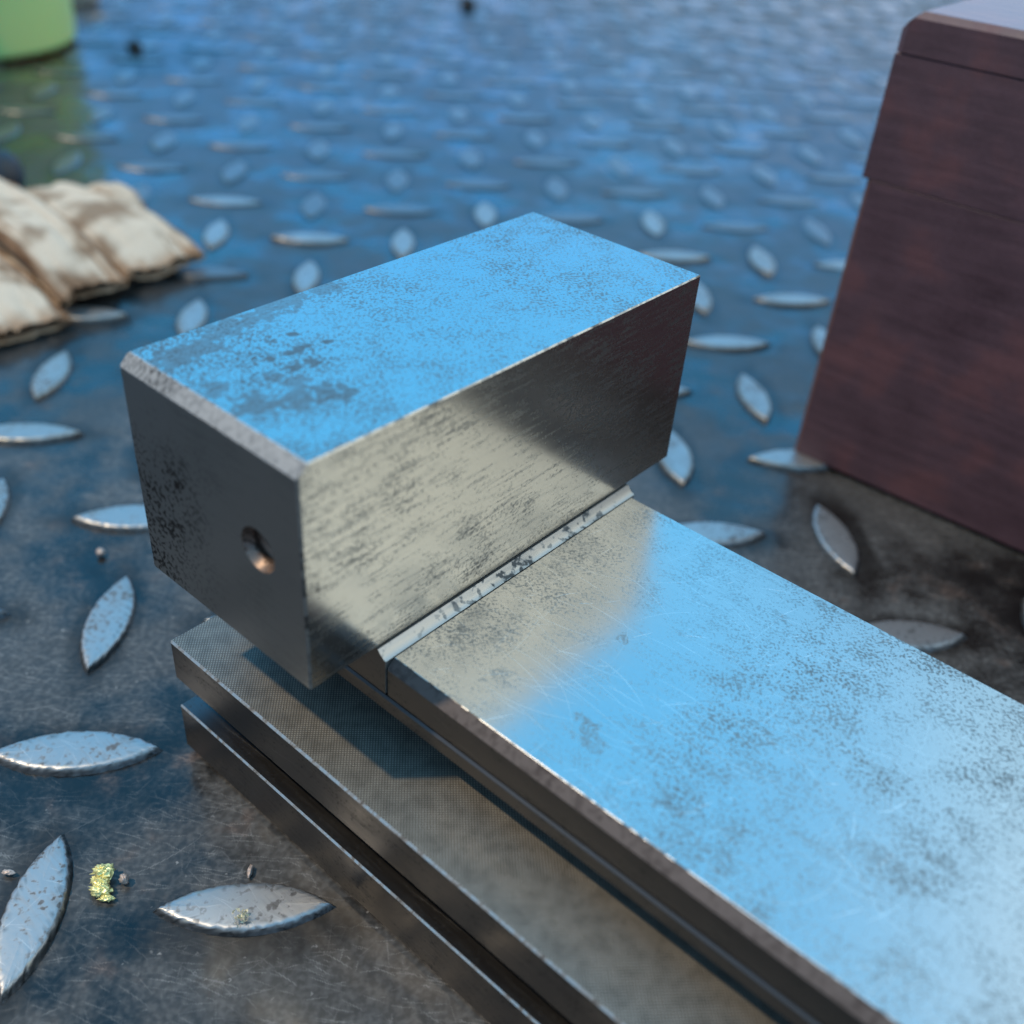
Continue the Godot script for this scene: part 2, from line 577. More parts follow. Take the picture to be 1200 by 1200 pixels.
func build_floor():
	var m := floor_material()
	var wave := FastNoiseLite.new()
	wave.seed = 31
	wave.frequency = 1.0
	wave.fractal_octaves = 2
	var xs := axis_steps([[-3.0, -1.2, 0.3], [-1.2, -0.70, 0.05], [-0.70, -0.30, 0.006], [-0.30, 0.12, 0.0024], [0.12, 0.3, 0.01], [0.3, 3.0, 0.3]])
	var zs := axis_steps([[-3.0, -1.2, 0.3], [-1.2, -0.80, 0.05], [-0.80, -0.34, 0.006], [-0.34, 0.07, 0.0024], [0.07, 0.3, 0.01], [0.3, 3.0, 0.3]])
	var v := PackedVector3Array()
	var n := PackedVector3Array()
	var uv := PackedVector2Array()
	var col := PackedColorArray()
	for z in zs:
		for x in xs:
			var p := Vector2(x, z)
			var fade := 1.0 - smoothstep(0.5, 1.1, p.length())
			var q := near_lozenge(p)
			var h := func(a: float, b: float) -> float: return 0.00022 * wave.get_noise_2d(a * 48.0, b * 48.0) + 0.00012 * wave.get_noise_2d(a * 110.0 + 9.0, b * 110.0)
			var y: float = h.call(x, z)
			var e := 0.002
			var dx: float = (h.call(x + e, z) - h.call(x - e, z)) / (2 * e)
			var dz: float = (h.call(x, z + e) - h.call(x, z - e)) / (2 * e)
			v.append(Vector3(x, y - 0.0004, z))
			n.append(Vector3(-dx * fade, 1, -dz * fade).normalized())
			uv.append(Vector2(x, z))
			# grease gathers round the raised lozenges
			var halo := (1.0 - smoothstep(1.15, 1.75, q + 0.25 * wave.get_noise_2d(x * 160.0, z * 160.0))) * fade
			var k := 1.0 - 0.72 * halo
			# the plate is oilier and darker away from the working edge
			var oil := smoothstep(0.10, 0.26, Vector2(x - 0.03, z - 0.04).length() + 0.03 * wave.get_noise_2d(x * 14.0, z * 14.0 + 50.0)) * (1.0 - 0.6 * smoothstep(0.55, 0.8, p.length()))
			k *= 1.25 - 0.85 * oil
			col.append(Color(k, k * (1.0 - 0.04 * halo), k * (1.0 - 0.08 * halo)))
	var bands := []
	for k in 13:
		bands.append(PackedInt32Array())
	var w := xs.size()
	for i in zs.size() - 1:
		for j in w - 1:
			var a := i * w + j
			var d := Vector2(xs[j] - 0.03, zs[i] - 0.04).length() + 0.035 * wave.get_noise_2d(xs[j] * 40.0, zs[i] * 40.0)
			var k := clampi(int((d - 0.10) / 0.022), 0, 7) if d < 0.46 else clampi(8 + int((d - 0.46) / 0.03), 8, 12)
			bands[k].append_array([a, a + 1, a + w + 1, a, a + w + 1, a + w])
	var am := ArrayMesh.new()
	for k in 13:
		var mk: StandardMaterial3D = m.duplicate()
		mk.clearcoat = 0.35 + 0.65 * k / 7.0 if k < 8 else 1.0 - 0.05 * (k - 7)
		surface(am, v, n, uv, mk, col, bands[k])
	var plate := obj("diamond_plate_floor", am)
	plate.set_meta("kind", "structure")
	tag(plate, "dark oily steel diamond plate floor with raised lozenges", "floor")

	var lm := tri(steel({"w": 40, "h": 40, "ppm": 14.0, "seed": 300, "fine": 0.8, "base": Vector3(0.43, 0.42, 0.405), "dark": Vector3(0.09, 0.075, 0.065), "speck": 0.6, "speck_lo": 0.62, "streak": 0.3, "cloud": 0.7, "rough": 0.42, "scratches": [[200, 1, 5, -0.6, 0.6, 0.8], [60, 1, 4, 1.2, 0.5, 0.7]], "metal": 0.82, "bump": 0.001}), 25.0)
	lm.vertex_color_use_as_albedo = true
	var kinds := []
	var oily := StandardMaterial3D.new()
	oily.albedo_color = lin(0.06, 0.058, 0.055)
	oily.roughness = 0.4
	oily.metallic_specular = 0.5
	oily.clearcoat_enabled = true
	oily.clearcoat = 1.0
	oily.clearcoat_roughness = 0.32
	oily.vertex_color_use_as_albedo = true
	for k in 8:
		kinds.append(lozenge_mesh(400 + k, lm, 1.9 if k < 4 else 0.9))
	for k in 4:
		kinds.append(lozenge_mesh(410 + k, oily, 1.0))
	var fixed := {Vector2i(0, 0): Vector2(-0.0461, 0.0113), Vector2i(1, 0): Vector2(-0.0250, 0.0295), Vector2i(1, 1): Vector2(-0.0052, 0.0096), Vector2i(-1, 0): Vector2(-0.0690, -0.0085), Vector2i(-4, -1): Vector2(-0.1568, -0.0466), Vector2i(-4, 5): Vector2(-0.0312, -0.1707), Vector2i(-5, 5): Vector2(-0.0526, -0.1922), Vector2i(-2, 5): Vector2(0.0129, -0.1302)}
	var eye := Vector3(0.0713, 0.1316, 0.0538)
	var cam: Camera3D = get_node("camera")
	var inv := cam.transform.affine_inverse()
	var all := []
	for i in range(-45, 30):
		for j in range(-30, 45):
			var key := Vector2i(i, j)
			var p: Vector2 = fixed.get(key, lozenge_at(i, j))
			var c := inv * Vector3(p.x, 0, p.y)
			if c.z > -0.03:
				continue
			# the vise and the box rest on the lozenges wholly under them
			if not fixed.has(key) and left_out(p):
				continue
			var t := tan(deg_to_rad(52.367 / 2.0))
			var sx := c.x / -c.z / t
			var sy := c.y / -c.z / t
			var d := eye.distance_to(Vector3(p.x, 0, p.y))
			var inside := absf(sx) < 1.0 + 0.10 / d * 0.2 and absf(sy) < 1.0 + 0.10 / d * 0.2
			if d < 1.3:
				all.append([d + (0.0 if inside else 10.0), p, posmod(i + j, 2), inside, d])
	all.sort_custom(func(a, b): return a[0] < b[0])
	var rest := []
	var made := 0
	var r := RandomNumberGenerator.new()
	r.seed = 77
	for a in all:
		var turn := deg_to_rad(-46.0 if a[2] else 46.0) + r.randfn() * 0.02
		if r.randf() < 0.5:
			turn += PI
		var tf := Transform3D(Basis(Vector3.UP, turn).scaled_local(Vector3(1.0 + r.randfn() * 0.015, 1, 1.0 + r.randfn() * 0.03)), Vector3(a[1].x, -0.00004, a[1].y))
		if a[3] and made < 290:
			var far_off: bool = a[4] > 0.37
			if far_off:
				tf = tf.scaled_local(Vector3(1, 0.42, 1))      # worn flatter where the plate is walked on
			var o := obj("raised_lozenge", kinds[r.randi() % 4 + (0 if a[4] < 0.24 else (4 if a[4] + 0.03 * r.randfn() < 0.37 else 8))], plate)
			o.transform = tf
			made += 1
		elif a[4] < 1.1:
			rest.append(tf)
	var mm := MultiMesh.new()
	mm.transform_format = MultiMesh.TRANSFORM_3D
	mm.mesh = kinds[8]
	mm.instance_count = rest.size()
	for k in rest.size():
		mm.set_instance_transform(k, rest[k])
	var far := MultiMeshInstance3D.new()
	far.name = "far_lozenges"
	far.multimesh = mm
	far.set_meta("kind", "stuff")
	plate.add_child(far, true)

# ------------------------------------------------------------------ the vise

func build_vise():
	var t := thing("machine_vise", "ground steel toolmaker's vise with one stained square jaw standing on a stepped bar", "vise", Vector3(0, VY, 0))
	# materials
	var mtop := steel({"w": 75, "h": 33, "ppm": 13.0, "seed": 10, "speck": 0.66, "speck_lo": 0.54, "fine": 2.1, "spot_edge": 0.7, "spot_fill": 0.9, "streak": 0.16, "cloud": 0.16, "rough": 0.24,
		"spots": [[5.9, 4.6, 4.2, 2.9, 0.72], [15, 2.4, 7.0, 2.4, 0.66], [23.6, 1.4, 4.6, 2.0, 0.62], [31, 1.6, 3.4, 1.6, 0.6], [5.2, 20.2, 3.4, 3.0, 0.8], [8.6, 22.2, 3.2, 2.6, 0.72], [12.2, 23.2, 2.7, 2.6, 0.85], [3.4, 13.8, 1.7, 1.6, 0.66], [13.2, 15.8, 1.0, 0.8, 0.95], [12.4, 12.3, 0.7, 0.7, 0.95], [15.8, 16.4, 1.0, 1.0, 0.9], [16.4, 12.6, 2.0, 0.8, 0.95], [18.7, 8.9, 0.6, 0.6, 0.95], [15.2, 8.8, 0.8, 0.6, 0.95], [20.4, 13.4, 0.7, 0.6, 0.95], [9.6, 16.0, 1.6, 1.4, 0.7], [11.0, 18.5, 2.2, 1.3, 0.65]],
		"scratches": [[26, 2, 9, 0.05, 0.3, 0.5]],
		"bias": func(x: float, y: float) -> float: return 1.25 - 0.35 * smoothstep(10.0, 40.0, x)})
	var mface := steel({"w": 75, "h": 33, "ppm": 13.0, "seed": 20, "spot_fill": 0.3, "spot_edge": 0.4, "speck": 0.48, "speck_lo": 0.55, "fine": 1.7, "streak": 0.9, "cloud": 0.55, "rough": 0.20, "base": Vector3(0.64, 0.635, 0.60),
		"spots": [[52.8, 4.0, 0.5, 0.6, 0.95], [35.5, 6.2, 0.6, 0.5, 0.9], [9, 10, 2.5, 1.0, 0.4], [19, 26, 4, 1.6, 0.5], [5, 23, 2.2, 1.0, 0.4], [27, 22, 3.2, 1.0, 0.45]],
		"scratches": [[40, 2, 10, 0.0, 0.08, 0.5], [16, 1, 4, -0.6, 0.4, 0.9]]})
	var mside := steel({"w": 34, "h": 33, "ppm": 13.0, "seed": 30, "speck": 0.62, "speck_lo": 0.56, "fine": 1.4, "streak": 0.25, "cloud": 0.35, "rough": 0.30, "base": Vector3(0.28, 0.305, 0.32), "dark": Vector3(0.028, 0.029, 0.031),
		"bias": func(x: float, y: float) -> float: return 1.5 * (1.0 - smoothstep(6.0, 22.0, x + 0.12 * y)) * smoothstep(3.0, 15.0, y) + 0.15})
	var mbed := steel({"w": 125, "h": 54, "ppm": 11.0, "seed": 40, "spot_fill": 0.25, "spot_edge": 0.45, "speck": 0.48, "speck_lo": 0.575, "fine": 2.2, "streak": 0.24, "cloud": 0.3, "rough": 0.23, "grain_x": true, "base": Vector3(0.63, 0.615, 0.585),
		"spots": [[5.0, 10.0, 3.4, 3.4, 0.5], [8, 14, 2.4, 4.2, 0.45], [5.0, 33, 3.0, 8.0, 0.35], [14, 8.0, 2.6, 3.0, 0.42], [26.6, 9.1, 2.2, 2.2, 0.62], [29, 7.2, 1.5, 1.5, 0.5], [39.7, 7.1, 2.0, 1.5, 0.7], [37.2, 50.6, 2.5, 1.2, 0.55], [62, 17, 6.0, 2.2, 0.42], [66, 22, 3.4, 1.6, 0.5], [54, 14, 4.0, 1.2, 0.35], [20, 25, 1.4, 1.0, 0.5], [42, 3.0, 3.0, 0.35, 0.6], [33, 44, 2.2, 1.0, 0.3]],
		"scratches": [[330, 2, 14, 0.0, 0.10, 0.9], [130, 3, 14, 1.5, 0.10, 0.7], [120, 1, 5, 1.0, 0.25, 1.6], [40, 8, 40, 0.02, 0.02, 0.7]],
		"bias": func(x: float, y: float) -> float: return 0.6 + 0.8 * smoothstep(24.0, 40.0, x) + 0.5 * (1.0 - smoothstep(6.0, 16.0, x))})
	var mchamfer := steel({"w": 36, "h": 36, "ppm": 16.0, "seed": 50, "speck": 0.6, "speck_lo": 0.52, "fine": 1.5, "streak": 0.1, "cloud": 0.5, "rough": 0.66, "base": Vector3(0.38, 0.38, 0.375), "dark": Vector3(0.10, 0.095, 0.09), "metal": 0.6})
	tri(mchamfer, 1.0 / 0.036)
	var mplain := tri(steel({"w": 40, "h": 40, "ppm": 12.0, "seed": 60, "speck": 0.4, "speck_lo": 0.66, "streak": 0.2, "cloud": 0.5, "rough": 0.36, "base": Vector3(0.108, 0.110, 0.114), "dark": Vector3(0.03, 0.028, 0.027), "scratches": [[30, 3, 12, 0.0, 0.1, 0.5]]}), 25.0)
	var medge := StandardMaterial3D.new()
	medge.albedo_color = lin(0.72, 0.70, 0.66)
	medge.metallic = 1.0
	medge.roughness = 0.32
	medge = tri(steel({"w": 30, "h": 30, "ppm": 14.0, "seed": 95, "speck": 0.9, "speck_lo": 0.52, "fine": 0.8, "streak": 0.3, "cloud": 0.8, "rough": 0.30, "base": Vector3(0.66, 0.64, 0.60), "dark": Vector3(0.10, 0.09, 0.08)}), 1.0 / 0.03)
	var mrust := tri(steel({"w": 40, "h": 40, "ppm": 12.0, "seed": 70, "speck": 0.7, "speck_lo": 0.55, "fine": 0.8, "streak": 0.3, "cloud": 0.7, "rough": 0.55, "base": Vector3(0.13, 0.105, 0.095), "dark": Vector3(0.05, 0.035, 0.03), "metal": 0.4}), 25.0)
	var mhatch := hatch_material()

	# jaw block
	var lo := Vector3(-JA, 0, -JL)
	var hi := Vector3(0, JH, 0)
	var planes := box_planes(lo, hi, 0.00022, {"top_front": 0.0015, "right_front": 0.00028, "right_bottom": 0.00025, "right_top": 0.00018, "left_bottom": 0.0006})
	planes.append([Vector3(0, 0.9239, 0.3827), 0.9239 * JH + 0.3827 * -0.0015 - 0.00003, "ridge"])
	planes.append([Vector3(0, 0.3827, 0.9239), 0.3827 * (JH - 0.0015) - 0.00002, "ridge"])
	var hole_at := Vector3(-0.0081, 0.0168, 0.0)
	var jaw := obj("jaw_block", solid(planes, {"": medge, "top_front": mchamfer,
		"top": [mtop, Vector3(-JA, JH, 0), Vector3(0, 0, -1.0 / 0.075), Vector3(1.0 / 0.033, 0, 0)],
		"right": [mface, Vector3(0, JH, 0), Vector3(0, 0, -1.0 / 0.075), Vector3(0, -1.0 / 0.033, 0)],
		"front": [mside, Vector3(-JA, JH, 0), Vector3(1.0 / 0.034, 0, 0), Vector3(0, -1.0 / 0.033, 0)],
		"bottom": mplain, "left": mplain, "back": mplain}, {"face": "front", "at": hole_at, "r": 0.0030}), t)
	# threaded hole in its end
	var mhole := tri(steel({"w": 20, "h": 20, "ppm": 14.0, "seed": 80, "speck": 0.6, "speck_lo": 0.55, "rough": 0.42, "cloud": 0.6, "base": Vector3(0.24, 0.175, 0.14), "dark": Vector3(0.05, 0.03, 0.022), "metal": 0.7}), 50.0)
	var prof := [[0.0030, 0.0], [0.00296, 0.0002], [0.00250, 0.0012], [0.00238, 0.0014]]
	var zz := 0.0014
	for k in 18:
		prof.append([0.00262, zz + 0.00025])
		prof.append([0.00258, zz + 0.00033])
		prof.append([0.00205, zz + 0.00058])
		prof.append([0.00200, zz + 0.00068])
		zz += 0.0007
	prof.append([0.0002, zz + 0.001])
	var hole_at_f := func(i: int, j: int) -> Vector3:
		var a := TAU * j / 40.0
		return hole_at + Vector3(cos(a) * prof[i][0], sin(a) * prof[i][0], -prof[i][1] - (0.0007 * j / 40.0 if i > 3 and i < prof.size() - 1 else 0.0))
	obj("threaded_hole", grid_mesh(prof.size(), 41, hole_at_f, mhole, null, false, true), jaw)

	# foot of the jaw with its hollowed lip; it carries the jaw on the bar
	var V0 := -0.0108
	var V1 := -0.0642
	var lip := [Vector2(-0.0304, -0.0005), Vector2(-0.0010, -0.0005)]
	for k in 9:
		var s := k / 8.0
		lip.append(Vector2(lerpf(-0.00005, 0.00138, s), lerpf(-0.00045, -0.00165, s) - 0.00022 * sin(PI * s)))
	lip.append_array([Vector2(0.00135, -0.0019), Vector2(0.00132, -0.0021), Vector2(0.00132, -0.0074), Vector2(-0.0304, -0.0074)])
	var mlip := steel({"w": 54, "h": 6, "ppm": 14.0, "seed": 90, "speck": 0.8, "speck_lo": 0.57, "fine": 0.7, "streak": 0.3, "cloud": 0.9, "rough": 0.40, "base": Vector3(0.56, 0.53, 0.48), "dark": Vector3(0.15, 0.14, 0.13), "metal": 0.85})
	obj("jaw_foot", prism(lip, V0, V1, mlip, mplain), t)
	# the bar's upper rail: bed, then a stepped lip below it
	planes = box_planes(Vector3(0.0016, -0.0075, V1), Vector3(VEND, -0.0015, V0), 0.0002, {"top_front": 0.0013, "top_back": 0.0013, "left_top": 0.0001})
	planes.append([Vector3(0, 0.9239, 0.3827), 0.9239 * -0.0015 + 0.3827 * (V0 - 0.0013) - 0.000022, "ridge"])
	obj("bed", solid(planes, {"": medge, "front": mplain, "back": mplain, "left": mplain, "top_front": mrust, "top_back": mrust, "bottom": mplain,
		"top": [mbed, Vector3(0, 0, V0), Vector3(1.0 / 0.125, 0, 0), Vector3(0, 0, -1.0 / 0.054)]}), t)
	# a rail lip under both
	planes = box_planes(Vector3(-0.0318, -0.0102, V1 - 0.0003), Vector3(VEND, -0.00755, V0 + 0.0003), 0.0003)
	obj("rail_lip", solid(planes, {"": mplain, "bottom_front": medge}), t)
	planes = box_planes(Vector3(-0.0300, -0.0164, V1 + 0.009), Vector3(VEND, -0.01025, V0 - 0.009), 0.0001)
	obj("rail_neck", solid(planes, {"": mplain}), t)
	# flange with the cross-hatched top, slot below it, base flange
	planes = box_planes(Vector3(-0.0353, -0.0239, -0.0734), Vector3(VEND, -0.0163, -0.0016), 0.0003, {"left_front": 0.0007, "left_top": 0.0006})
	obj("upper_flange", solid(planes, {"": mplain, "top_front": medge, "left_top": medge, "top": [mhatch, Vector3.ZERO, Vector3(1.0 / 0.014, 0, 0), Vector3(0, 0, 1.0 / 0.014)]}), t)
	planes = box_planes(Vector3(-0.0300, -0.02945, -0.064), Vector3(VEND, -0.02385, -0.011), 0.0001)
	obj("slot_web", solid(planes, {"": mplain}), t)
	planes = box_planes(Vector3(-0.0347, -0.03845, -0.0736), Vector3(VEND, -0.0294, -0.0014), 0.00025)
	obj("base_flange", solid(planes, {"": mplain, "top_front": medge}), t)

func prism(p: Array, z0: float, z1: float, m: Material, ends: Material) -> ArrayMesh:
	var v := PackedVector3Array()
	var n := PackedVector3Array()
	var uv := PackedVector2Array()
	var run := 0.0
	for k in p.size():
		var a: Vector2 = p[k]
		var b: Vector2 = p[(k + 1) % p.size()]
		var d := b - a
		var nn := Vector3(-d.y, d.x, 0).normalized()
		var q := [Vector3(a.x, a.y, z0), Vector3(b.x, b.y, z0), Vector3(b.x, b.y, z1), Vector3(a.x, a.y, z1)]
		var t := [[0.0, run], [0.0, run + d.length()], [1.0, run + d.length()], [1.0, run]]
		for i in [0, 2, 1, 0, 3, 2]:
			v.append(q[i])
			n.append(nn)
			uv.append(Vector2(t[i][0], t[i][1] / 0.006))
		run += d.length()
	var am := ArrayMesh.new()
	surface(am, v, n, uv, m)
	var flat := PackedVector2Array(p)
	var ix := Geometry2D.triangulate_polygon(flat)
	v = PackedVector3Array()
	n = PackedVector3Array()
	for side in [[z0, 1.0], [z1, -1.0]]:
		for k in range(0, ix.size(), 3):
			var tr := [flat[ix[k]], flat[ix[k + 1]], flat[ix[k + 2]]]
			var cr: float = (tr[1] - tr[0]).cross(tr[2] - tr[0])
			if (cr > 0.0) == (side[1] > 0.0):
				tr.reverse()
			for c in tr:
				v.append(Vector3(c.x, c.y, side[0]))
				n.append(Vector3(0, 0, side[1]))
	surface(am, v, n, PackedVector2Array(), ends)
	return am

func hatch_material() -> StandardMaterial3D:
	var w := 700
	var mid := nz(w, w, 0.006, 501, 4)
	var fine := nz(w, w, 0.08, 502, 2)
	var col := PackedByteArray()
	col.resize(w * w * 3)
	var hgt := PackedByteArray()
	hgt.resize(w * w)
	var rou := PackedByteArray()
	rou.resize(w * w)
	for y in w:
		for x in w:
			var i := y * w + x
			var a := 0.5 + 0.5 * sin(TAU * 27.0 * (x + y) / w)
			var b := 0.5 + 0.5 * sin(TAU * 27.0 * (x - y) / w)
			var g := minf(smoothstep(0.1, 0.6, a), smoothstep(0.1, 0.6, b))
			var m := mid[i] / 255.0
			var f := fine[i] / 255.0
			var dirt := smoothstep(0.72, 0.85, m * 0.5 + f * 0.5)
			var v := (0.11 + 0.19 * g) * (0.75 + 0.5 * m) * (1.0 - 0.8 * dirt)
			col[3 * i] = srgb(v * 1.03)
			col[3 * i + 1] = srgb(v * 0.95)
			col[3 * i + 2] = srgb(v * 0.80)
			hgt[i] = int(255 * clampf(0.85 * g + 0.15 * f, 0, 1))
			rou[i] = int(255 * clampf(0.36 + 0.12 * (1.0 - g) + 0.3 * dirt, 0, 1))
	var mt := StandardMaterial3D.new()
	mt.albedo_texture = tex_rgb(w, w, col)
	mt.metallic = 0.35
	mt.roughness = 1.0
	mt.roughness_texture = tex_l(w, w, rou)
	mt.heightmap_enabled = true
	mt.heightmap_texture = tex_l(w, w, hgt)
	mt.heightmap_scale = 0.0018
	return mt

# ------------------------------------------------------------------ the wooden box

func wood_material() -> StandardMaterial3D:
	var w := 1024
	var grain := nz_stretched(w, w, 0.05, 601, 10, true)
	var mid := nz(w, w, 0.006, 602, 4)
	var fine := nz(w, w, 0.09, 603, 2)
	var scr := PackedFloat32Array()
	scr.resize(w * w)
	scratches(scr, w, w, 90, 10, 90, 0.2, 0.6, 0.6, 604)
	var col := PackedByteArray()
	col.resize(w * w * 3)
	var rou := PackedByteArray()
	rou.resize(w * w)
	for i in w * w:
		var g := grain[i] / 255.0
		var m := mid[i] / 255.0
		var f := fine[i] / 255.0
		var red := smoothstep(0.45, 0.8, m)
		var wear := smoothstep(0.80, 0.92, m * 0.45 + f * 0.25 + g * 0.3) + 0.5 * scr[i]
		var v := 0.074 + 0.030 * (g - 0.5) + 0.030 * (m - 0.5) + 0.012 * (f - 0.5)
		col[3 * i] = srgb(v * (1.32 + 0.28 * red) + 0.06 * wear)
		col[3 * i + 1] = srgb(v * 0.70 + 0.035 * wear)
		col[3 * i + 2] = srgb(v * (0.84 - 0.08 * red) + 0.03 * wear)
		rou[i] = int(255 * clampf(0.34 + 0.2 * m + 0.15 * f, 0, 1))
	var mt := StandardMaterial3D.new()
	mt.albedo_texture = tex_rgb(w, w, col)
	mt.roughness = 1.0
	mt.roughness_texture = tex_l(w, w, rou)
	mt.metallic_specular = 0.5
	mt.heightmap_enabled = true
	mt.heightmap_texture = tex_l(w, w, grain)
	mt.heightmap_scale = 0.004
	return mt

func build_box():
	var m := tri(wood_material(), 1.0 / 0.13)
	var edge := tri(wood_material_edge(), 1.0 / 0.06)
	var t := thing("wooden_box", "dark reddish brown wooden instrument box with a lid, at the right edge", "box", Vector3(-0.0106, LIFT, -0.154), 0.02)
	var wid := 0.135
	var dep := 0.10
	var ks := {"left_front": 0.0009, "left_top": 0.0002, "top_front": 0.00015}
	obj("box_body", solid(box_planes(Vector3(0, 0, -dep), Vector3(wid, 0.0655, 0), 0.00014, ks), {"": m, "left_front": edge, "left": edge}), t)
	obj("lid_frame", solid(box_planes(Vector3(-0.0010, 0.0656, -dep - 0.001), Vector3(wid + 0.001, 0.0893, 0.0001), 0.00014), {"": m}), t)
	var planes := box_planes(Vector3(-0.0012, 0.0894, -dep - 0.001), Vector3(wid + 0.001, 0.0969, 0.0003), 0.0018, {"left_front": 0.0014, "top_front": 0.0012, "left_top": 0.0034, "left_bottom": 0.0002, "bottom_front": 0.00015})
	var lacquer := m.duplicate()
	lacquer.roughness_texture = null
	lacquer.roughness = 0.22
	lacquer.metallic_specular = 0.7
	obj("lid_top", solid(planes, {"": m, "top": lacquer}), t)

func wood_material_edge() -> StandardMaterial3D:
	var mt := StandardMaterial3D.new()
	var w := 256
	var grain := nz_stretched(w, w, 0.08, 611, 6, false)
	var col := PackedByteArray()
	col.resize(w * w * 3)
	for i in w * w:
		var g := grain[i] / 255.0
		col[3 * i] = srgb(0.09 + 0.10 * g)
		col[3 * i + 1] = srgb(0.035 + 0.04 * g)
		col[3 * i + 2] = srgb(0.022 + 0.02 * g)
	mt.albedo_texture = tex_rgb(w, w, col)
	mt.roughness = 0.5
	return mt

# ------------------------------------------------------------------ rag, tub, knob, debris

func cloth_material() -> StandardMaterial3D:
	var w := 768
	var mid := nz(w, w, 0.005, 701, 3)
	var big := nz(w, w, 0.004, 702, 2)
	var fine := nz(w, w, 0.12, 703, 2)
	var col := PackedByteArray()
	col.resize(w * w * 3)
	for i in w * w:
		var m := mid[i] / 255.0
		var b := big[i] / 255.0
		var f := fine[i] / 255.0
		var stain := smoothstep(0.38, 0.70, m * 0.6 + b * 0.4)
		var c := Vector3(0.66, 0.54, 0.41).lerp(Vector3(0.30, 0.21, 0.14), stain)
		c *= 0.86 + 0.28 * f
		col[3 * i] = srgb(c.x)
		col[3 * i + 1] = srgb(c.y)
		col[3 * i + 2] = srgb(c.z)
	var mt := StandardMaterial3D.new()
	mt.albedo_texture = tex_rgb(w, w, col)
	mt.roughness = 0.9
	mt.metallic_specular = 0.25
	mt.vertex_color_use_as_albedo = true
	mt.heightmap_enabled = true
	mt.heightmap_texture = tex_l(w, w, fine)
	mt.heightmap_scale = 0.02
	return mt

func fold_mesh(path: Array, wid: float, hei: float, sd: int, m: Material) -> ArrayMesh:
	# a doubled-over roll of cloth: a flattened tube along a path, pinched and crumpled, open at its far end
	var n := FastNoiseLite.new()
	n.seed = sd
	n.frequency = 1.0
	n.fractal_octaves = 3
	var cv := Curve3D.new()
	for p in path:
		cv.add_point(p)
	for k in range(1, path.size() - 1):
		var d: Vector3 = (path[k + 1] - path[k - 1]) * 0.18
		cv.set_point_in(k, -d)
		cv.set_point_out(k, d)
	var total := cv.get_baked_length()
	var rows := 90
	var cols := 64
	var inner := 8
	var at := func(i: int, j: int) -> Vector3:
		var deep := 0
		var ii := i
		if i >= rows - inner:
			deep = i - (rows - inner) + 1
			ii = rows - inner - 1 - deep * 2
		var s := ii / float(rows - inner - 1)
		var p := cv.sample_baked(s * total, true)
		var q := cv.sample_baked(minf(s * total + 0.001, total), true)
		var o := cv.sample_baked(maxf(s * total - 0.001, 0.0), true)
		var fw := (q - o).normalized()
		var side := Vector3(-fw.z, 0, fw.x).normalized()
		var a := TAU * j / float(cols - 1)
		var thin := 0.80 if deep else 1.0
		var ca := cos(a)
		var sa := sin(a)
		var k := 1.0 + 0.05 * n.get_noise_3d(s * 3.0, ca * 1.2, sa * 1.2)
		var crease := 0.0030 * absf(n.get_noise_3d(s * 1.1, ca * 2.6 + 4.0, sa * 2.0)) + 0.0006 * absf(n.get_noise_3d(s * 6.0 + ca * 1.5, ca * 2.0 + 14.0, sa * 2.0))
		var w := wid * 0.5 * k * (signf(ca) * pow(absf(ca), 0.75)) * thin
		var h := hei * 0.5 * (1.0 + 0.16 * n.get_noise_2d(s * 4.0, 9.0)) * (signf(sa) * pow(absf(sa), 0.85)) * thin * (1.0 - 0.5 * smoothstep(0.72, 1.0, s))
		var ragged := (0.0035 * n.get_noise_2d(ca * 1.0, 40.0) + 0.0008 * n.get_noise_2d(ca * 4.0, 60.0)) * smoothstep(0.8, 1.0, s)
		return p + side * w + Vector3.UP * maxf(h + hei * 0.5 * (1.0 - 0.3 * smoothstep(0.72, 1.0, s)) - crease * (1.0 if sa > 0.0 else 0.0), 0.0003) + fw * ragged
	# handled edges and the cut hem are dirtier
	var tint := func(i: int, j: int) -> Color:
		var s := minf(i / float(rows - inner - 1), 1.0)
		var ca := cos(TAU * j / float(cols - 1))
		var d := clampf(smoothstep(0.62, 0.98, absf(ca) + 0.35 * n.get_noise_2d(s * 3.0, ca * 2.0 + 90.0)) + 0.9 * smoothstep(0.88, 1.0, s + 0.06 * n.get_noise_2d(ca * 3.0, 70.0)), 0, 1)
		return Color(1, 1, 1).lerp(Color(0.42, 0.27, 0.17), 0.85 * d)
	return grid_mesh(rows, cols, at, m, tint)

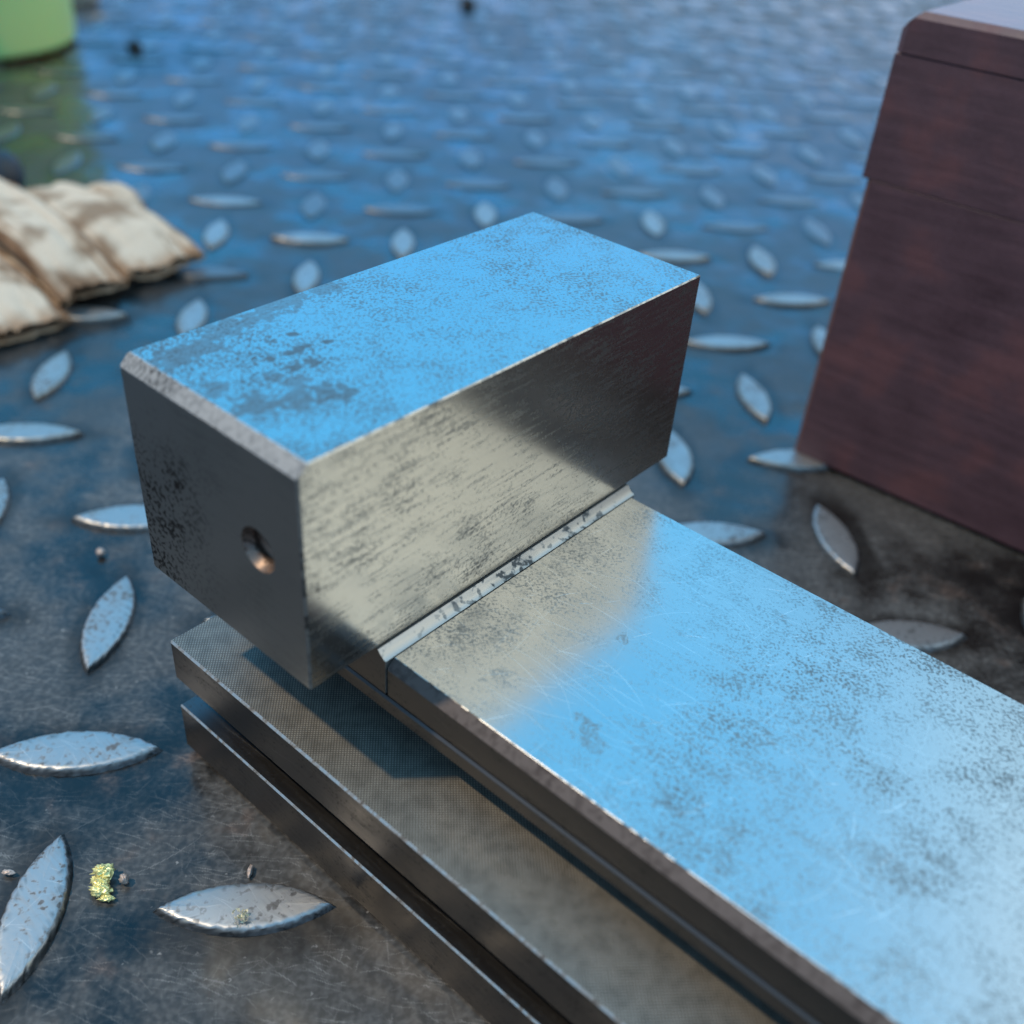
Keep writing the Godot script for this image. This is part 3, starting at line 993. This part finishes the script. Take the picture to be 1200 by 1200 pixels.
func build_rag():
	var m := cloth_material()
	tri(m, 1.0 / 0.075)
	var t := thing("crumpled_rag", "crumpled beige work rag with brown stains, folded over, beside the left frame edge", "rag")
	obj("fold", fold_mesh([Vector3(-0.256, 0.001, -0.098), Vector3(-0.240, 0.003, -0.099), Vector3(-0.216, 0.004, -0.100), Vector3(-0.187, 0.001, -0.100)], 0.027, 0.0080, 801, m), t)
	obj("fold", fold_mesh([Vector3(-0.272, 0.005, -0.082), Vector3(-0.243, 0.008, -0.079), Vector3(-0.212, 0.008, -0.076), Vector3(-0.182, 0.003, -0.074)], 0.020, 0.0075, 802, m), t)
	obj("fold", fold_mesh([Vector3(-0.262, 0.000, -0.056), Vector3(-0.232, 0.001, -0.056), Vector3(-0.202, 0.001, -0.055), Vector3(-0.175, 0.0, -0.052)], 0.022, 0.0080, 803, m), t)
	obj("fold", fold_mesh([Vector3(-0.246, 0.003, -0.110), Vector3(-0.238, 0.006, -0.112), Vector3(-0.230, 0.006, -0.113), Vector3(-0.220, 0.002, -0.112)], 0.009, 0.0060, 804, m), t)
	# frayed underlayer lying on the plate
	var n := FastNoiseLite.new()
	n.seed = 805
	n.frequency = 1.0
	var under := func(i: int, j: int) -> Vector3:
		var s := i / 15.0
		var u := j / 39.0
		var a := Vector3(-0.184, 0.0, -0.048).lerp(Vector3(-0.190, 0.0, -0.104), u)
		var b := Vector3(-0.235, 0.0, -0.035).lerp(Vector3(-0.24, 0.0, -0.105), u)
		var p := a.lerp(b, s)
		p.x += 0.006 * n.get_noise_2d(u * 7.0, 3.0) * (1.0 - s)
		p.y = 0.0020 + 0.0018 * (0.5 + 0.5 * n.get_noise_2d(u * 9.0, s * 3.0)) 
		return p
	obj("frayed_hem", grid_mesh(16, 40, under, m), t)

	# dark round end of a tool handle behind the rag
	var mk := StandardMaterial3D.new()
	mk.albedo_color = lin(0.018, 0.022, 0.028)
	mk.roughness = 0.45
	var prof := [[0.0001, 0.0], [0.004, 0.0004], [0.0066, 0.0018], [0.0082, 0.0045], [0.0086, 0.008], [0.0078, 0.012], [0.0058, 0.0155], [0.0042, 0.019], [0.0040, 0.05], [0.0001, 0.0501]]
	var lathe := func(i: int, j: int) -> Vector3:
		var a := TAU * j / 32.0
		return Vector3(-prof[i][1], sin(a) * prof[i][0], cos(a) * prof[i][0])
	var k := obj("handle_knob", grid_mesh(prof.size(), 33, lathe, mk), null, Vector3(-0.2635, 0.0095, -0.0975))
	k.rotation.y = 0.72
	tag(k, "dark round knob of a tool handle behind the beige rag", "knob")

func build_tub():
	var mt := StandardMaterial3D.new()
	mt.albedo_color = lin(0.36, 0.66, 0.25)
	mt.roughness = 0.38
	mt.subsurf_scatter_enabled = true
	mt.subsurf_scatter_strength = 0.2
	var prof := [[0.0001, 0.0010], [0.046, 0.0010], [0.0488, 0.0016], [0.0500, 0.004], [0.0503, 0.02], [0.0512, 0.07], [0.0520, 0.108], [0.0545, 0.109], [0.0548, 0.112], [0.0535, 0.1135], [0.0505, 0.112], [0.0496, 0.07], [0.0488, 0.004], [0.0001, 0.003]]
	var lathe := func(i: int, j: int) -> Vector3:
		var a := TAU * j / 72.0
		return Vector3(cos(a) * prof[i][0], prof[i][1], sin(a) * prof[i][0])
	var o := obj("plastic_tub", grid_mesh(prof.size(), 73, lathe, mt, null, false, true), null, Vector3(-0.481, 0.0, -0.184))
	tag(o, "round green plastic tub standing on the plate at the upper left corner", "tub")

func chip_mesh(sd: int, size: float, bits: int, m: Material, curl := 1.0) -> ArrayMesh:
	# a crumpled ball of thin metal shavings: short bent ribbons
	var r := RandomNumberGenerator.new()
	r.seed = sd
	var v := PackedVector3Array()
	var n := PackedVector3Array()
	for k in bits:
		var c := Vector3(r.randfn() * 0.26, 0, r.randfn() * 0.26) * size
		c.y = absf(r.randfn()) * 0.18 * size + 0.12 * size
		var a := r.randf() * TAU
		var tilt := r.randf_range(-0.7, 0.7)
		var dir := Vector3(cos(a), sin(tilt), sin(a)).normalized()
		var side := Vector3(r.randfn(), r.randfn(), r.randfn()).cross(dir).normalized()
		var w := size * r.randf_range(0.04, 0.12)
		var steps := 7
		var rim := []
		for s in steps + 1:
			var f := s / float(steps)
			var wob := Vector3(r.randfn(), r.randfn(), r.randfn()) * size * 0.035
			rim.append([c + side * w * r.randf_range(0.25, 1.1) + wob, c - side * w * r.randf_range(0.25, 1.1) - wob])
			c += dir * size * 0.05
			c.y = maxf(c.y, size * 0.03)
			dir = dir.rotated(side, curl * r.randf_range(0.2, 0.7)).normalized()
			side = (side - dir * side.dot(dir)).normalized()
		for s in steps:
			var q := [rim[s][0], rim[s][1], rim[s + 1][1], rim[s + 1][0]]
			for tr in [[0, 1, 2], [0, 2, 3]]:
				var p0: Vector3 = q[tr[0]]
				var p1: Vector3 = q[tr[1]]
				var p2: Vector3 = q[tr[2]]
				var nn := (p2 - p0).cross(p1 - p0).normalized()
				v.append_array([p0, p1, p2])
				n.append_array([nn, nn, nn])
	var am := ArrayMesh.new()
	surface(am, v, n, PackedVector2Array(), m)
	return am

func lump_mesh(sd: int, size: Vector3, m: Material, rough := 0.55, freq := 2.0, res := 10) -> ArrayMesh:
	var n := FastNoiseLite.new()
	n.seed = sd
	n.frequency = 1.0
	n.fractal_octaves = 3
	var at := func(i: int, j: int) -> Vector3:
		var th := PI * i / res
		var a := TAU * (j % int(res * 1.6)) / int(res * 1.6)
		var d := Vector3(sin(th) * cos(a), cos(th), sin(th) * sin(a))
		d *= maxf(0.25, 1.0 + rough * n.get_noise_3d(d.x * freq, d.y * freq, d.z * freq))
		return Vector3(d.x * size.x, maxf(d.y, -0.6) * size.y + 0.6 * size.y, d.z * size.z)
	return grid_mesh(res + 1, int(res * 1.6) + 1, at, m, null, false, true)

func build_debris():
	var brass := StandardMaterial3D.new()
	brass.albedo_color = lin(0.97, 0.86, 0.36)
	brass.metallic = 0.4
	brass.roughness = 0.3
	var st := SurfaceTool.new()
	for q in [[-0.0010, 0.0006, -0.0009, 0.0011, 0.0009, 0.0013], [0.0002, 0.0003, 0.0002, 0.0010, 0.0008, 0.0009], [0.0009, 0.0002, 0.0008, 0.0013, 0.0007, 0.0009], [-0.0012, 0.0, 0.0004, 0.0006, 0.0005, 0.0006], [0.0024, 0.0, 0.0009, 0.0010, 0.0004, 0.0004]]:
		st.append_from(lump_mesh(int(q[0] * 1e6) + 77, Vector3(q[3], q[4], q[5]), brass, 0.9, 2.6, 16), 0, Transform3D(Basis(Vector3.UP, q[2] * 900.0), Vector3(q[0], q[1], q[2])))
	st.append_from(chip_mesh(901, 0.0036, 26, brass), 0, Transform3D())
	st.set_material(brass)
	var b := obj("brass_swarf", st.commit(), null, Vector3(-0.0221, 0.0, 0.0209))
	tag(b, "crumpled bright yellow brass shaving lying between two raised lozenges", "metal shaving")
	var pale := StandardMaterial3D.new()
	pale.albedo_color = lin(0.80, 0.72, 0.50)
	pale.metallic = 0.4
	pale.roughness = 0.5
	var s := obj("brass_chip", chip_mesh(905, 0.0020, 30, pale), null, Vector3(-0.0035, 0.0012, 0.0112))
	tag(s, "tiny pale brass chip lying on the edge of the nearest raised lozenge", "metal shaving")
	var tan_m := StandardMaterial3D.new()
	tan_m.albedo_color = lin(0.52, 0.40, 0.33)
	tan_m.roughness = 0.5
	tan_m.metallic = 0.3
	var f := obj("metal_flake", lump_mesh(910, Vector3(0.00035, 0.0004, 0.0010), tan_m), null, Vector3(-0.0093, 0.0, 0.0056))
	f.rotation.y = 0.7
	tag(f, "small tan flake on the plate just above the nearest lozenge", "flake")
	f = obj("metal_flake", lump_mesh(911, Vector3(0.0004, 0.0003, 0.0009), tan_m), null, Vector3(-0.0330, 0.0, 0.0289))
	f.rotation.y = -0.9
	tag(f, "small pinkish flake by the left frame edge beside an upright lozenge", "flake")
	f = obj("metal_flake", lump_mesh(912, Vector3(0.0007, 0.0008, 0.0006), tan_m), null, Vector3(-0.0205, 0.0, 0.0186))
	tag(f, "rounded tan grain touching the yellow brass shaving", "flake")
	f = obj("metal_flake", lump_mesh(913, Vector3(0.0009, 0.0007, 0.0008), tan_m), null, Vector3(-0.0870, 0.0, -0.0178))
	tag(f, "tan grain below the lozenge that the jaw block partly hides", "flake")
	var paper := StandardMaterial3D.new()
	paper.albedo_color = lin(0.55, 0.48, 0.44)
	paper.roughness = 0.8
	var w := obj("paper_scrap", lump_mesh(920, Vector3(0.010, 0.007, 0.006), paper), null, Vector3(-0.533, 0.0, -0.276))
	w.rotation.y = 0.7
	tag(w, "pale crumpled paper scrap behind the green tub", "scrap")
	var dark := StandardMaterial3D.new()
	dark.albedo_color = lin(0.03, 0.026, 0.024)
	dark.roughness = 0.7
	w = obj("dirt_lump", lump_mesh(921, Vector3(0.0040, 0.0030, 0.0035), dark), null, Vector3(-0.4225, 0.0, -0.2384))
	tag(w, "small dark dirt lump on the plate right of the green tub", "dirt")
	w = obj("dirt_lump", lump_mesh(922, Vector3(0.0050, 0.0035, 0.0045), dark), null, Vector3(-0.417, 0.0, -0.470))
	tag(w, "dark dirt lump on the far plate at the top frame edge", "dirt")
